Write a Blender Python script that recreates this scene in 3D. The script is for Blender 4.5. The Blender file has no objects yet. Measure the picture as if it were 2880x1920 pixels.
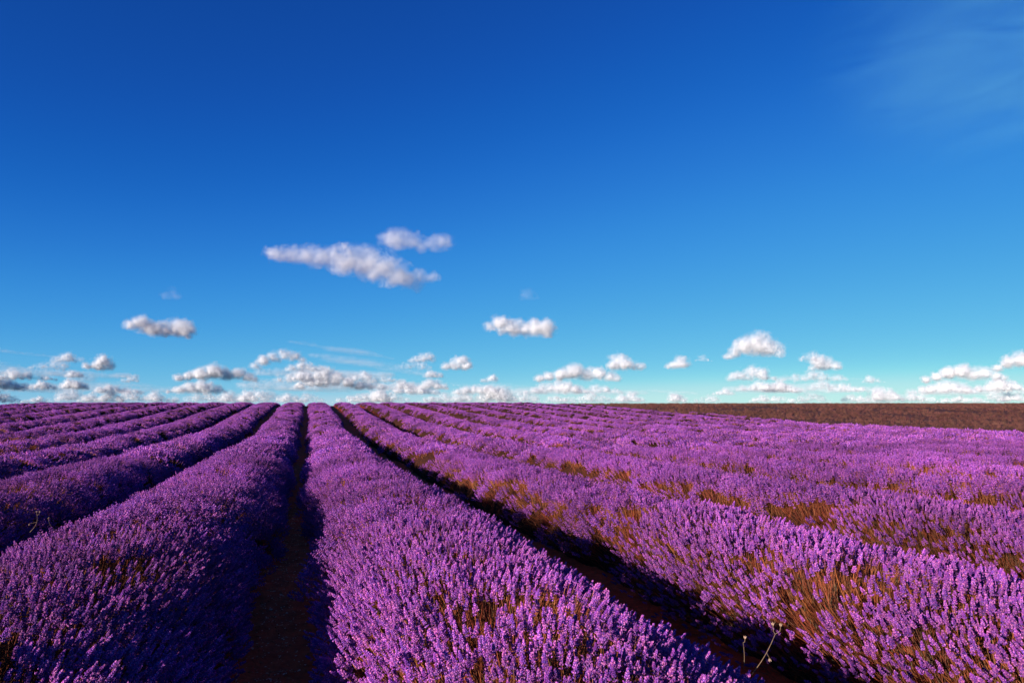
import bpy, bmesh, math, random
import numpy as np
from mathutils import Matrix, Vector

rad = math.radians
scene = bpy.context.scene
C = scene.collection
rng = np.random.default_rng(11)

# ------------------------------------------------------------------ camera
YAW = 16.6
PITCH = 5.06
EYE = 1.45
cam_d = bpy.data.cameras.new('camera')
cam = bpy.data.objects.new('camera', cam_d)
C.objects.link(cam)
cam.location = (0, 0, EYE)
cam.rotation_euler = (rad(90 + PITCH), 0, rad(-YAW))
cam_d.sensor_width = 36
cam_d.lens = 24
cam_d.clip_start = 0.05
cam_d.clip_end = 120000
scene.camera = cam

# ------------------------------------------------------------------ world and sun
SUN_EL = 14.0
SUN_AZ = -121.0          # compass style angle from +Y towards +X: the sun stands to the left, a little behind
sun_dir = Vector((math.sin(rad(SUN_AZ)) * math.cos(rad(SUN_EL)), math.cos(rad(SUN_AZ)) * math.cos(rad(SUN_EL)), math.sin(rad(SUN_EL))))
world = bpy.data.worlds.new('World')
scene.world = world
world.use_nodes = True
wn, wl = world.node_tree.nodes, world.node_tree.links
wn.clear()
wo = wn.new('ShaderNodeOutputWorld')
bg = wn.new('ShaderNodeBackground')
sky = wn.new('ShaderNodeTexSky')
sky.sky_type = 'NISHITA'
sky.sun_disc = False
sky.sun_elevation = rad(SUN_EL)
sky.sun_rotation = rad(SUN_AZ)
sky.altitude = 3000
sky.air_density = 0.7
sky.dust_density = 0.0
sky.ozone_density = 5.0
# grade the sky to the deep polarised blue of the photograph (per channel, brightness only)
sc_in = wn.new('ShaderNodeVectorMath'); sc_in.operation = 'SCALE'; sc_in.inputs['Scale'].default_value = .1
crv = wn.new('ShaderNodeRGBCurve')
for ch, pts in ((0, [(0, 0), (.027, .006), (.037, .009), (.050, .020), (.070, .040), (.115, .085), (.244, .22), (.387, .48), (.7, .62), (1, 1.0)]),
                (1, [(0, 0), (.070, .074), (.095, .115), (.13, .182), (.182, .275), (.291, .405), (.517, .61), (.647, .76), (1, .98)]),
                (2, [(0, 0), (.19, .385), (.25, .50), (.34, .63), (.456, .72), (.657, .775), (1, .83)])):
    cc = crv.mapping.curves[ch]
    cc.points[0].location = pts[0]; cc.points[1].location = pts[-1]
    for q in pts[1:-1]: cc.points.new(*q)
crv.mapping.use_clip = False
crv.mapping.extend = 'EXTRAPOLATED'
crv.mapping.update()
sc_out = wn.new('ShaderNodeVectorMath'); sc_out.operation = 'SCALE'; sc_out.inputs['Scale'].default_value = 5.55
bg.inputs['Strength'].default_value = 0.10
wl.new(sky.outputs[0], sc_in.inputs[0]); wl.new(sc_in.outputs[0], crv.inputs['Color'])
wl.new(crv.outputs[0], sc_out.inputs[0]); wl.new(sc_out.outputs[0], bg.inputs['Color'])
wl.new(bg.outputs[0], wo.inputs['Surface'])

sun_d = bpy.data.lights.new('sun', 'SUN')
sun_d.energy = 5.0
sun_d.angle = rad(0.6)
sun_d.color = (1.0, 0.89, 0.82)
sun = bpy.data.objects.new('sun', sun_d)
C.objects.link(sun)
sun.rotation_euler = (-sun_dir).to_track_quat('-Z', 'Y').to_euler()
sun.location = (-30, -10, 40)

scene.view_settings.view_transform = 'Standard'
scene.view_settings.look = 'None'
scene.view_settings.exposure = 0.85
scene.view_settings.gamma = 1.0
scene.view_settings.use_curve_mapping = False
cy = scene.cycles
cy.max_bounces = 20
cy.diffuse_bounces = 16
cy.transmission_bounces = 16
cy.glossy_bounces = 2
cy.transparent_max_bounces = 8
cy.use_denoising = True

# ------------------------------------------------------------------ helpers
def mesh_np(name, verts, tris, mats=(), midx=None, col=None, smooth=False):
    verts = np.asarray(verts, np.float32); tris = np.asarray(tris, np.int32)
    me = bpy.data.meshes.new(name)
    k = tris.shape[1]
    me.vertices.add(len(verts)); me.vertices.foreach_set('co', verts.ravel())
    me.loops.add(tris.size); me.loops.foreach_set('vertex_index', tris.ravel())
    me.polygons.add(len(tris))
    me.polygons.foreach_set('loop_start', np.arange(0, tris.size, k, dtype=np.int32))
    if midx is not None:
        me.polygons.foreach_set('material_index', np.asarray(midx, np.int32))
    me.polygons.foreach_set('use_smooth', np.full(len(tris), smooth))
    for m in mats: me.materials.append(m)
    if col is not None:      # one colour per face
        at = me.color_attributes.new('tint', 'FLOAT_COLOR', 'CORNER')
        c4 = np.ones((len(tris), 4), np.float32); c4[:, :3] = col
        at.data.foreach_set('color', np.repeat(c4, k, axis=0).ravel())
    me.update(calc_edges=True)
    me.validate()
    return me

def obj(name, me, parent=None, kind=None, label=None, cat=None, group=None, loc=None):
    o = bpy.data.objects.new(name, me); C.objects.link(o)
    if parent: o.parent = parent
    if loc is not None: o.location = loc
    if kind: o['kind'] = kind
    if label: o['label'] = label
    if cat: o['category'] = cat
    if group: o['group'] = group
    return o

class Acc:
    """collects triangles"""
    def __init__(s): s.v = []; s.t = []; s.m = []; s.c = []; s.n = 0
    def add(s, v, t, m=0, c=(1, 1, 1)):
        v = np.asarray(v, float); t = np.asarray(t, int)
        s.v.append(v); s.t.append(t + s.n); s.n += len(v)
        s.m.append(np.full(len(t), m)); s.c.append(np.tile(np.asarray(c, float), (len(t), 1)))
    def mesh(s, name, mats, smooth=False):
        return mesh_np(name, np.vstack(s.v), np.vstack(s.t), mats, np.concatenate(s.m), np.vstack(s.c), smooth)

def basis(d):
    d = np.asarray(d, float); d = d / np.linalg.norm(d)
    a = np.array([1., 0, 0]) if abs(d[0]) < .8 else np.array([0, 1., 0])
    x = np.cross(a, d); x /= np.linalg.norm(x)
    return x, np.cross(d, x), d

OCT_T = np.array([[0, 2, 1], [0, 3, 2], [0, 4, 3], [0, 1, 4], [5, 1, 2], [5, 2, 3], [5, 3, 4], [5, 4, 1]])
def octa(p, d, L, w, mid=.55):
    x, y, z = basis(d)
    return np.array([p, p + z * L * mid + x * w, p + z * L * mid + y * w, p + z * L * mid - x * w, p + z * L * mid - y * w, p + z * L]), OCT_T
def tube(pts, rs, sides=3):
    pts = [np.asarray(p, float) for p in pts]
    v = []; t = []
    for i, p in enumerate(pts):
        d = pts[min(i + 1, len(pts) - 1)] - pts[max(i - 1, 0)]
        x, y, _ = basis(d)
        for k in range(sides):
            a = 2 * math.pi * k / sides
            v.append(p + (x * math.cos(a) + y * math.sin(a)) * rs[i])
    for i in range(len(pts) - 1):
        for k in range(sides):
            a = i * sides + k; b = i * sides + (k + 1) % sides
            t += [[a, b, b + sides], [a, b + sides, a + sides]]
    return np.array(v), np.array(t)

def hashn(ix, iy, iz, seed=0):
    h = (ix.astype(np.int64) * 374761393 + iy.astype(np.int64) * 668265263 + iz.astype(np.int64) * 2147483647 + seed * 974711) & 0xffffffff
    h = ((h ^ (h >> 13)) * 1274126177) & 0xffffffff
    h = (h ^ (h >> 16)) & 0xffffffff
    h = (h * 2246822519) & 0xffffffff
    return ((h ^ (h >> 15)) & 0xffffff) / float(0xffffff)
def vnoise(x, y, z, seed=0):
    x = np.asarray(x, float); y = np.asarray(y, float) + 0 * x; z = np.asarray(z, float) + 0 * x
    x = x + 0 * y
    fx, fy, fz = np.floor(x), np.floor(y), np.floor(z)
    tx, ty, tz = x - fx, y - fy, z - fz
    tx = tx * tx * (3 - 2 * tx); ty = ty * ty * (3 - 2 * ty); tz = tz * tz * (3 - 2 * tz)
    r = 0
    for a in (0, 1):
        for b in (0, 1):
            for c in (0, 1):
                r = r + hashn(fx + a, fy + b, fz + c, seed) * (tx if a else 1 - tx) * (ty if b else 1 - ty) * (tz if c else 1 - tz)
    return r
def fbm(x, y, z, octs=4, seed=0):
    s = 0; a = .5; t = 0
    for i in range(octs):
        s = s + a * vnoise(x * 2 ** i, y * 2 ** i, z * 2 ** i, seed + i); t += a; a *= .55
    return s / t

# ------------------------------------------------------------------ materials
def new_mat(name):
    m = bpy.data.materials.new(name); m.use_nodes = True
    nt = m.node_tree; nt.nodes.clear()
    out = nt.nodes.new('ShaderNodeOutputMaterial')
    return m, nt.nodes, nt.links, out

def foliage_mat(name, trans=.3, rough=.7, base=None, vary=.25, hue=.02, spec=.2):
    """diffuse plus a share of translucency, colour from the mesh attribute 'tint', varied for each copy"""
    m, n, l, out = new_mat(name)
    at = n.new('ShaderNodeAttribute'); at.attribute_name = 'tint'
    oi = n.new('ShaderNodeObjectInfo')
    src = at.outputs['Color']
    if base:
        mx = n.new('ShaderNodeMix'); mx.data_type = 'RGBA'; mx.blend_type = 'MULTIPLY'; mx.inputs[0].default_value = 1
        l.new(src, mx.inputs[6]); mx.inputs[7].default_value = (*base, 1); src = mx.outputs[2]
    h = n.new('ShaderNodeHueSaturation')
    mr = n.new('ShaderNodeMapRange'); mr.inputs[3].default_value = 1 - vary; mr.inputs[4].default_value = 1 + vary
    l.new(oi.outputs['Random'], mr.inputs[0]); 
    tn = n.new('ShaderNodeAttribute'); tn.attribute_type = 'INSTANCER'; tn.attribute_name = 'tone'
    ad = n.new('ShaderNodeMath'); ad.operation = 'ADD'; l.new(mr.outputs[0], ad.inputs[0]); l.new(tn.outputs['Fac'], ad.inputs[1]); l.new(ad.outputs[0], h.inputs['Value'])
    wv = n.new('ShaderNodeTexWhiteNoise'); wv.noise_dimensions = '1D'
    l.new(oi.outputs['Random'], wv.inputs['W'])
    mr2 = n.new('ShaderNodeMapRange'); mr2.inputs[3].default_value = .5 - hue; mr2.inputs[4].default_value = .5 + hue
    l.new(wv.outputs['Value'], mr2.inputs[0]); l.new(mr2.outputs[0], h.inputs['Hue'])
    l.new(src, h.inputs['Color'])
    pr = n.new('ShaderNodeBsdfPrincipled'); pr.inputs['Roughness'].default_value = rough
    pr.inputs['Specular IOR Level'].default_value = spec
    l.new(h.outputs[0], pr.inputs['Base Color'])
    tr = n.new('ShaderNodeBsdfTranslucent'); l.new(h.outputs[0], tr.inputs['Color'])
    ms = n.new('ShaderNodeMixShader'); ms.inputs[0].default_value = trans
    l.new(pr.outputs[0], ms.inputs[1]); l.new(tr.outputs[0], ms.inputs[2]); l.new(ms.outputs[0], out.inputs['Surface'])
    return m

M_FLOWER = foliage_mat('lavender_flower', trans=.25, vary=.3, hue=.018)
M_STEM = foliage_mat('lavender_stem', trans=.15, vary=.3, hue=.015)
M_DRY = foliage_mat('dry_grass', trans=.2, vary=.3, hue=.015)

def mound_mat():
    m, n, l, out = new_mat('lavender_foliage')
    tc = n.new('ShaderNodeTexCoord')
    no = n.new('ShaderNodeTexNoise'); no.inputs['Scale'].default_value = 45; no.inputs['Detail'].default_value = 6
    l.new(tc.outputs['Object'], no.inputs['Vector'])
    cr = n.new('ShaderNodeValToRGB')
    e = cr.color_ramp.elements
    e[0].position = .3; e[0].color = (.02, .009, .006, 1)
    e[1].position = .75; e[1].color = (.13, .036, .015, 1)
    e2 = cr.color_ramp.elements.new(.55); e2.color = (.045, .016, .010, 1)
    l.new(no.outputs['Fac'], cr.inputs[0])
    pr = n.new('ShaderNodeBsdfPrincipled'); pr.inputs['Roughness'].default_value = .95
    pr.inputs['Specular IOR Level'].default_value = .05
    bp = n.new('ShaderNodeBump'); bp.inputs['Strength'].default_value = 1; bp.inputs['Distance'].default_value = .03
    l.new(no.outputs['Fac'], bp.inputs['Height']); l.new(bp.outputs[0], pr.inputs['Normal'])
    l.new(cr.outputs[0], pr.inputs['Base Color']); l.new(pr.outputs[0], out.inputs['Surface'])
    return m
M_MOUND = mound_mat()

def ground_mat():
    m, n, l, out = new_mat('red_soil')
    tc = n.new('ShaderNodeTexCoord')
    sp = n.new('ShaderNodeSeparateXYZ'); l.new(tc.outputs['Object'], sp.inputs[0])
    no = n.new('ShaderNodeTexNoise'); no.inputs['Scale'].default_value = 9; no.inputs['Detail'].default_value = 9; no.inputs['Roughness'].default_value = .65
    l.new(tc.outputs['Object'], no.inputs['Vector'])
    cr = n.new('ShaderNodeValToRGB'); e = cr.color_ramp.elements
    e[0].position = .3; e[0].color = (.36, .045, .014, 1)
    e[1].position = .72; e[1].color = (.74, .12, .038, 1)
    l.new(no.outputs['Fac'], cr.inputs[0])
    n2 = n.new('ShaderNodeTexNoise'); n2.inputs['Scale'].default_value = .35; n2.inputs['Detail'].default_value = 8; n2.inputs['Roughness'].default_value = .7
    l.new(tc.outputs['Object'], n2.inputs['Vector'])
    cr2 = n.new('ShaderNodeValToRGB'); e = cr2.color_ramp.elements
    e[0].position = .32; e[0].color = (.075, .028, .025, 1)
    e[1].position = .68; e[1].color = (.12, .045, .034, 1)
    l.new(n2.outputs['Fac'], cr2.inputs[0])
    # the fallow field lies right of the last lavender row and beyond the crest
    mr = n.new('ShaderNodeMapRange'); mr.inputs[1].default_value = 20; mr.inputs[2].default_value = 23
    l.new(sp.outputs['X'], mr.inputs[0])
    mx = n.new('ShaderNodeMix'); mx.data_type = 'RGBA'
    l.new(mr.outputs[0], mx.inputs[0]); l.new(cr.outputs[0], mx.inputs[6]); l.new(cr2.outputs[0], mx.inputs[7])
    pr = n.new('ShaderNodeBsdfPrincipled'); pr.inputs['Roughness'].default_value = .95; pr.inputs['Specular IOR Level'].default_value = .1
    bp = n.new('ShaderNodeBump'); bp.inputs['Strength'].default_value = .9; bp.inputs['Distance'].default_value = .02
    n3 = n.new('ShaderNodeTexNoise'); n3.inputs['Scale'].default_value = 40; n3.inputs['Detail'].default_value = 6
    l.new(tc.outputs['Object'], n3.inputs['Vector'])
    l.new(n3.outputs['Fac'], bp.inputs['Height']); l.new(bp.outputs[0], pr.inputs['Normal'])
    l.new(mx.outputs[2], pr.inputs['Base Color']); l.new(pr.outputs[0], out.inputs['Surface'])
    return m
M_GROUND = ground_mat()

def plain_mat(name, c, rough=.8, noise=None):
    m, n, l, out = new_mat(name)
    pr = n.new('ShaderNodeBsdfPrincipled'); pr.inputs['Roughness'].default_value = rough; pr.inputs['Specular IOR Level'].default_value = .2
    no = n.new('ShaderNodeTexNoise'); no.inputs['Scale'].default_value = noise or 60; no.inputs['Detail'].default_value = 5
    tc = n.new('ShaderNodeTexCoord'); l.new(tc.outputs['Object'], no.inputs['Vector'])
    cr = n.new('ShaderNodeValToRGB'); e = cr.color_ramp.elements
    e[0].position = .3; e[0].color = (*[x * .65 for x in c], 1); e[1].position = .7; e[1].color = (*[min(1, x * 1.25) for x in c], 1)
    l.new(no.outputs['Fac'], cr.inputs[0]); l.new(cr.outputs[0], pr.inputs['Base Color']); l.new(pr.outputs[0], out.inputs['Surface'])
    return m
M_STONE = plain_mat('pale_stone', (.80, .40, .28))
M_DRYSTALK = plain_mat('dry_stalk', (.24, .15, .09))
M_DRYHEAD = plain_mat('dry_seed_head', (.40, .25, .17))

def cloud_mat():
    """vapour: half of the light is scattered by each flake itself, half by the soft body it belongs to (attribute 'body')"""
    m, n, l, out = new_mat('cloud_vapour')
    at = n.new('ShaderNodeAttribute'); at.attribute_name = 'body'
    d1 = n.new('ShaderNodeBsdfDiffuse'); d1.inputs['Color'].default_value = (1, 1, 1, 1); l.new(at.outputs['Vector'], d1.inputs['Normal'])
    df = n.new('ShaderNodeBsdfDiffuse'); df.inputs['Color'].default_value = (1, 1, 1, 1)
    tr = n.new('ShaderNodeBsdfTranslucent'); tr.inputs['Color'].default_value = (1, 1, 1, 1)
    ms = n.new('ShaderNodeMixShader'); ms.inputs[0].default_value = .5
    l.new(df.outputs[0], ms.inputs[1]); l.new(tr.outputs[0], ms.inputs[2])
    m2 = n.new('ShaderNodeMixShader'); m2.inputs[0].default_value = .24
    l.new(ms.outputs[0], m2.inputs[1]); l.new(d1.outputs[0], m2.inputs[2]); l.new(m2.outputs[0], out.inputs['Surface'])
    return m
M_CLOUD = cloud_mat()

# ------------------------------------------------------------------ terrain
_yd = np.array([-3000, -60, 0, 5, 9, 15, 22, 28, 35, 44, 51, 57, 61, 66, 76, 100, 200, 600, 3000, 8000.])
_yz = np.array([-40, 0, 0, 0, -.08, -.16, -.19, -.12, .12, .53, .85, 1.03, 1.10, 1.08, .7, -1.5, -12, -40, -150, -300.])
_ys = np.linspace(-100, 110, 2101)
_zs = np.interp(_ys, _yd, _yz)
_k = np.exp(-np.linspace(-2, 2, 41) ** 2); _k /= _k.sum()
_zs[20:-20] = np.convolve(_zs, _k, 'valid')
def ground_z(x, y):
    x = np.asarray(x, float); y = np.asarray(y, float)
    z = np.where(np.abs(y - 5) < 100, np.interp(y, _ys, _zs), np.interp(y, _yd, _yz))
    r = np.clip((x - 14) / 16, 0, 1); r = r * r * (3 - 2 * r)
    z = z + .10 * r * np.clip((y - 24) / 24, 0, 1) * np.clip((95 - y) / 35, 0, 1)
    return z
def ridge_h(y):
    """height of the flowering hedge above the soil"""
    return np.interp(y, [0, 26, 40, 53, 66], [.59, .57, .48, .33, .29])

def axis(parts):
    a = np.concatenate([np.arange(s, e, st) for s, e, st in parts]); return np.unique(np.round(a, 4))
gx = axis([(-8000, -1000, 1000), (-1000, -100, 150), (-100, -30, 10), (-30, -3, .9), (-3, -1, .25), (-1, 1, .035), (1, 3, .12), (3, 30, .6), (30, 100, 5), (100, 1000, 100), (1000, 8001, 1000)])
gy = axis([(-3000, -100, 600), (-100, -4, 12), (-4, 1, .5), (1, 6, .035), (6, 12, .15), (12, 70, .8), (70, 200, 10), (200, 1000, 100), (1000, 8001, 1000)])
GX, GY = np.meshgrid(gx, gy)
GZ = ground_z(GX, GY)
GZ = GZ + (fbm(GX * 6, GY * 6, 0 * GX, 4, 5) - .5) * .06 * (np.abs(GX) < 25)
nx, ny = len(gx), len(gy)
idx = np.arange(nx * ny).reshape(ny, nx)
quads = np.stack([idx[:-1, :-1], idx[:-1, 1:], idx[1:, 1:], idx[1:, :-1]], -1).reshape(-1, 4)
g_me = mesh_np('ground', np.stack([GX, GY, GZ], -1).reshape(-1, 3), quads, [M_GROUND], smooth=True)
obj('ground', g_me, kind='structure')

# ------------------------------------------------------------------ lavender prototypes
R_ = random.Random(5)
CALYX = [(0.146, 0.041, 0.305), (0.19, 0.043, 0.318), (0.25, 0.047, 0.312), (0.318, 0.058, 0.297)]
PETAL = [(0.431, 0.126, 0.478), (0.5, 0.137, 0.435), (0.36, 0.114, 0.493), (0.551, 0.158, 0.399)]
STEMC = [(.28, .08, .04), (.32, .08, .032), (.21, .08, .04), (.38, .115, .05)]
def bud_col(p=.33):
    c = R_.choice(PETAL) if R_.random() < p else R_.choice(CALYX)
    k = R_.uniform(.85, 1.15)
    return tuple(v * k for v in c)

def head(acc, base, d, L, Rr, whorls, buds, seg, mi=0, gap=True):
    x, y, z = basis(d)
    for w in range(whorls):
        f = w / max(1, whorls - 1)
        h = L * (f if not gap else (0 if w == 0 else .18 + .82 * f))
        rr = Rr * (1 - .55 * f ** 2) * (.85 if w == 0 else 1)
        nb = max(3, round(buds * (1 - .4 * f)))
        for k in range(nb):
            a = 2 * math.pi * (k + .5 * (w % 2) + R_.uniform(-.2, .2)) / nb
            o = (x * math.cos(a) + y * math.sin(a))
            dd = o * (1 - .6 * f) + z * (.75 + .9 * f)
            p = base + z * h + o * rr * .25
            v, t = octa(p, dd, seg * R_.uniform(.8, 1.25) * (1 - .2 * f), seg * R_.uniform(.24, .36))
            acc.add(v, t, mi, bud_col())
    return

def near_spike(i):
    """a flower head on its own: the stem below is a second mesh"""
    a = Acc(); L = R_.uniform(.036, .055)
    bend = np.array([R_.uniform(-.15, .15), R_.uniform(-.15, .15), 1])
    head(a, np.array([0, 0, 0.]), bend, L, .0125, R_.choice([6, 7]), R_.choice([6, 7]), .0130)
    v, t = tube([(0, 0, 0), tuple(bend * L * .9)], [.0015, .001]); a.add(v, t, 0, (.22, .10, .30))
    return a
def near_stem(i):
    a = Acc()
    bx, by = R_.uniform(-.02, .02), R_.uniform(-.02, .02)
    L = R_.uniform(.30, .38)
    c = R_.choice(STEMC)
    v, t = tube([(bx * 1.5, by, -L), (bx, by, -L * .5), (0, 0, 0.002)], [.0012, .0011, .0010]); a.add(v, t, 0, c)
    for s in (-1, 1):     # a pair of narrow leaves low on the stem
        z0 = -L * R_.uniform(.6, .85); an = R_.uniform(0, 6.28); ox, oy = math.cos(an) * s, math.sin(an) * s
        p0 = np.array([bx, by, z0]); p1 = p0 + np.array([ox * .022, oy * .022, .03]); p2 = p0 + np.array([ox * .03, oy * .03, .055])
        q = np.array([-oy, ox, 0]) * .0022
        a.add(np.array([p0 - q * .5, p0 + q * .5, p1 + q, p1 - q, p2]), [[0, 1, 2], [0, 2, 3], [3, 2, 4]], 0, (.10, .075, .04))
    return a

heads = [near_spike(i) for i in range(5)]
stems = [near_stem(i) for i in range(5)]
HEAD_ME = [h.mesh('flower_head', [M_FLOWER]) for h in heads]
STEM_ME = [s.mesh('flower_stem', [M_STEM]) for s in stems]

def proto(me):
    return bpy.data.objects.new('proto', me)
def join_acc(h, s):
    a = Acc()
    for src, mi in ((h, 0), (s, 1)):
        off = 0
        for v, t, c in zip(src.v, src.t, src.c):
            a.v.append(v); a.t.append(t - off + a.n); off += len(v); a.n += len(v)
            a.m.append(np.full(len(t), mi)); a.c.append(c)
    return a
P_NEAR = [proto(join_acc(heads[i], stems[i]).mesh('near_spike', [M_FLOWER, M_STEM])) for i in range(5)]

def clump(nsp, radius, whorls, buds, seg, Rr, Ls, stem_r, stem_l, tilt=.22, zs=.035):
    a = Acc()
    for i in range(nsp):
        an = R_.uniform(0, 6.28); r = radius * math.sqrt(R_.random())
        p = np.array([math.cos(an) * r, math.sin(an) * r, R_.uniform(-zs, zs) - r * r * .6])
        d = np.array([R_.gauss(0, tilt) + p[0] * 1.2, R_.gauss(0, tilt) + p[1] * 1.2, 1.0]); d /= np.linalg.norm(d)
        L = Ls * R_.uniform(.75, 1.25)
        if whorls:
            head(a, p, d, L, Rr, whorls, buds, seg)
        else:
            for f in (0, .45):
                v, t = octa(p + d * L * f, d + np.array([R_.uniform(-.3, .3), R_.uniform(-.3, .3), 0]), L * .6, Rr * (1 - f * .4)); a.add(v, t, 0, bud_col(.4))
        sl = stem_l * R_.uniform(.7, 1.1)
        v, t = tube([p - d * sl, p], [stem_r, stem_r * .8]); a.add(v, t, 1, R_.choice(STEMC))
    return a.mesh('clump', [M_FLOWER, M_STEM])
P_MID = [proto(clump(13, .10, 4, 4, .0165, .011, .055, .0018, .24)) for i in range(7)]
P_FAR = [proto(clump(34, .17, 0, 0, 0, .0125, .062, .0028, .12)) for i in range(7)]

def grass_tuft(n, h, w, cols, spread=.5, rad_=.05):
    a = Acc()
    for i in range(n):
        an = R_.uniform(0, 6.28); r = rad_ * math.sqrt(R_.random())
        p = np.array([math.cos(an) * r, math.sin(an) * r, 0])
        a2 = R_.uniform(0, 6.28); d = np.array([math.cos(a2), math.sin(a2), 0]) * R_.uniform(.1, spread)
        hh = h * R_.uniform(.5, 1.1); q = np.array([-math.sin(a2), math.cos(a2), 0]) * w
        p1 = p + d * hh * .35 + np.array([0, 0, hh * .6]); p2 = p + d * hh + np.array([0, 0, hh * .95])
        a.add(np.array([p - q, p + q, p1 + q * .8, p1 - q * .8, p2]), [[0, 1, 2], [0, 2, 3], [3, 2, 4]], 0, R_.choice(cols))
    return a
DRYC = [(.15, .055, .04), (.11, .042, .035), (.18, .07, .045), (.09, .035, .03)]
P_GRASS = [proto(grass_tuft(34, .24, .0035, DRYC, .6, .12).mesh('grass_tuft', [M_DRY])) for i in range(5)]
ORANGEC = [(.24, .052, .018), (.30, .068, .022), (.18, .042, .018), (.17, .052, .025)]
P_STRAW = [proto(grass_tuft(24, .30, .0015, ORANGEC, .35, .06).mesh('straw_tuft', [M_STEM])) for i in range(4)]

def scatter_tree(name, protos):
    ng = bpy.data.node_groups.new(name, 'GeometryNodeTree')
    ng.interface.new_socket('Geometry', in_out='INPUT', socket_type='NodeSocketGeometry')
    ng.interface.new_socket('Geometry', in_out='OUTPUT', socket_type='NodeSocketGeometry')
    n, l = ng.nodes, ng.links
    gi = n.new('NodeGroupInput'); go = n.new('NodeGroupOutput')
    m2p = n.new('GeometryNodeMeshToPoints')
    l.new(gi.outputs[0], m2p.inputs['Mesh'])
    jn = n.new('GeometryNodeJoinGeometry')
    for p in reversed(protos):
        oi = n.new('GeometryNodeObjectInfo'); oi.inputs['Object'].default_value = p; oi.inputs['As Instance'].default_value = False
        g2 = n.new('GeometryNodeGeometryToInstance')
        l.new(oi.outputs['Geometry'], g2.inputs[0]); l.new(g2.outputs[0], jn.inputs[0])
    iop = n.new('GeometryNodeInstanceOnPoints')
    l.new(m2p.outputs[0], iop.inputs['Points']); l.new(jn.outputs[0], iop.inputs['Instance'])
    iop.inputs['Pick Instance'].default_value = True
    def na(nm, ty):
        a = n.new('GeometryNodeInputNamedAttribute'); a.data_type = ty; a.inputs['Name'].default_value = nm; return a.outputs['Attribute']
    l.new(na('pick', 'INT'), iop.inputs['Instance Index'])
    e2r = n.new('FunctionNodeEulerToRotation'); l.new(na('rot', 'FLOAT_VECTOR'), e2r.inputs[0]); l.new(e2r.outputs[0], iop.inputs['Rotation'])
    l.new(na('scl', 'FLOAT'), iop.inputs['Scale'])
    l.new(iop.outputs[0], go.inputs[0])
    return ng
NG_LAV = scatter_tree('lavender_scatter', P_NEAR + P_MID + P_FAR + P_STRAW)
I_NEAR, I_MID, I_FAR, I_STRAW = (0, 5), (5, 7), (12, 7), (19, 4)
NG_GRASS = scatter_tree('grass_scatter', P_GRASS + P_STRAW)

def euler_from(d, spin):
    """euler (XYZ) that turns +Z to d after a spin about Z"""
    d = d / np.linalg.norm(d, axis=1, keepdims=True)
    up = np.where(np.abs(d[:, [2]]) < .99, np.array([[0, 0, 1.]]), np.array([[1., 0, 0]]))
    x = np.cross(up, d); x /= np.linalg.norm(x, axis=1, keepdims=True); y = np.cross(d, x)
    c, s = np.cos(spin)[:, None], np.sin(spin)[:, None]
    X = x * c + y * s; Y = -x * s + y * c
    ry = np.arcsin(np.clip(-X[:, 2], -1, 1)); rx = np.arctan2(Y[:, 2], d[:, 2]); rz = np.arctan2(X[:, 1], X[:, 0])
    return np.stack([rx, ry, rz], 1)
def scatter_obj(name, pts, rot, scl, pick, ng, **kw):
    me = bpy.data.meshes.new(name); me.vertices.add(len(pts)); me.vertices.foreach_set('co', pts.astype(np.float32).ravel())
    a = me.attributes.new('rot', 'FLOAT_VECTOR', 'POINT'); a.data.foreach_set('vector', rot.astype(np.float32).ravel())
    a = me.attributes.new('scl', 'FLOAT', 'POINT'); a.data.foreach_set('value', scl.astype(np.float32))
    a = me.attributes.new('pick', 'INT', 'POINT'); a.data.foreach_set('value', pick.astype(np.int32))
    a = me.attributes.new('tone', 'FLOAT', 'POINT')
    wp = pts + (np.array(kw['parent'].location) if kw.get('parent') else 0)
    tone = (fbm(wp[:, 0] * .9, wp[:, 1] * .5, 0 * wp[:, 0], 3, 91) - .5) * 1.0 + (vnoise(wp[:, 0] * 5, wp[:, 1] * 5, wp[:, 2] * 5, 92) - .5) * .3
    a.data.foreach_set('value', tone.astype(np.float32))
    o = obj(name, me, **kw)
    md = o.modifiers.new('scatter', 'NODES'); md.node_group = ng
    return o

# ------------------------------------------------------------------ rows
S = 2.05
X0 = .87
W0 = .80
sY, cY = math.sin(rad(YAW)), math.cos(rad(YAW))
def in_view(x, y, margin_deg=4, near=1.2):
    dpt = y * cY + x * sY; lat = x * cY - y * sY
    return (dpt > -.3) & (np.abs(lat) < np.maximum(dpt, 0) * math.tan(rad(36.9 + margin_deg)) + near)

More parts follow.
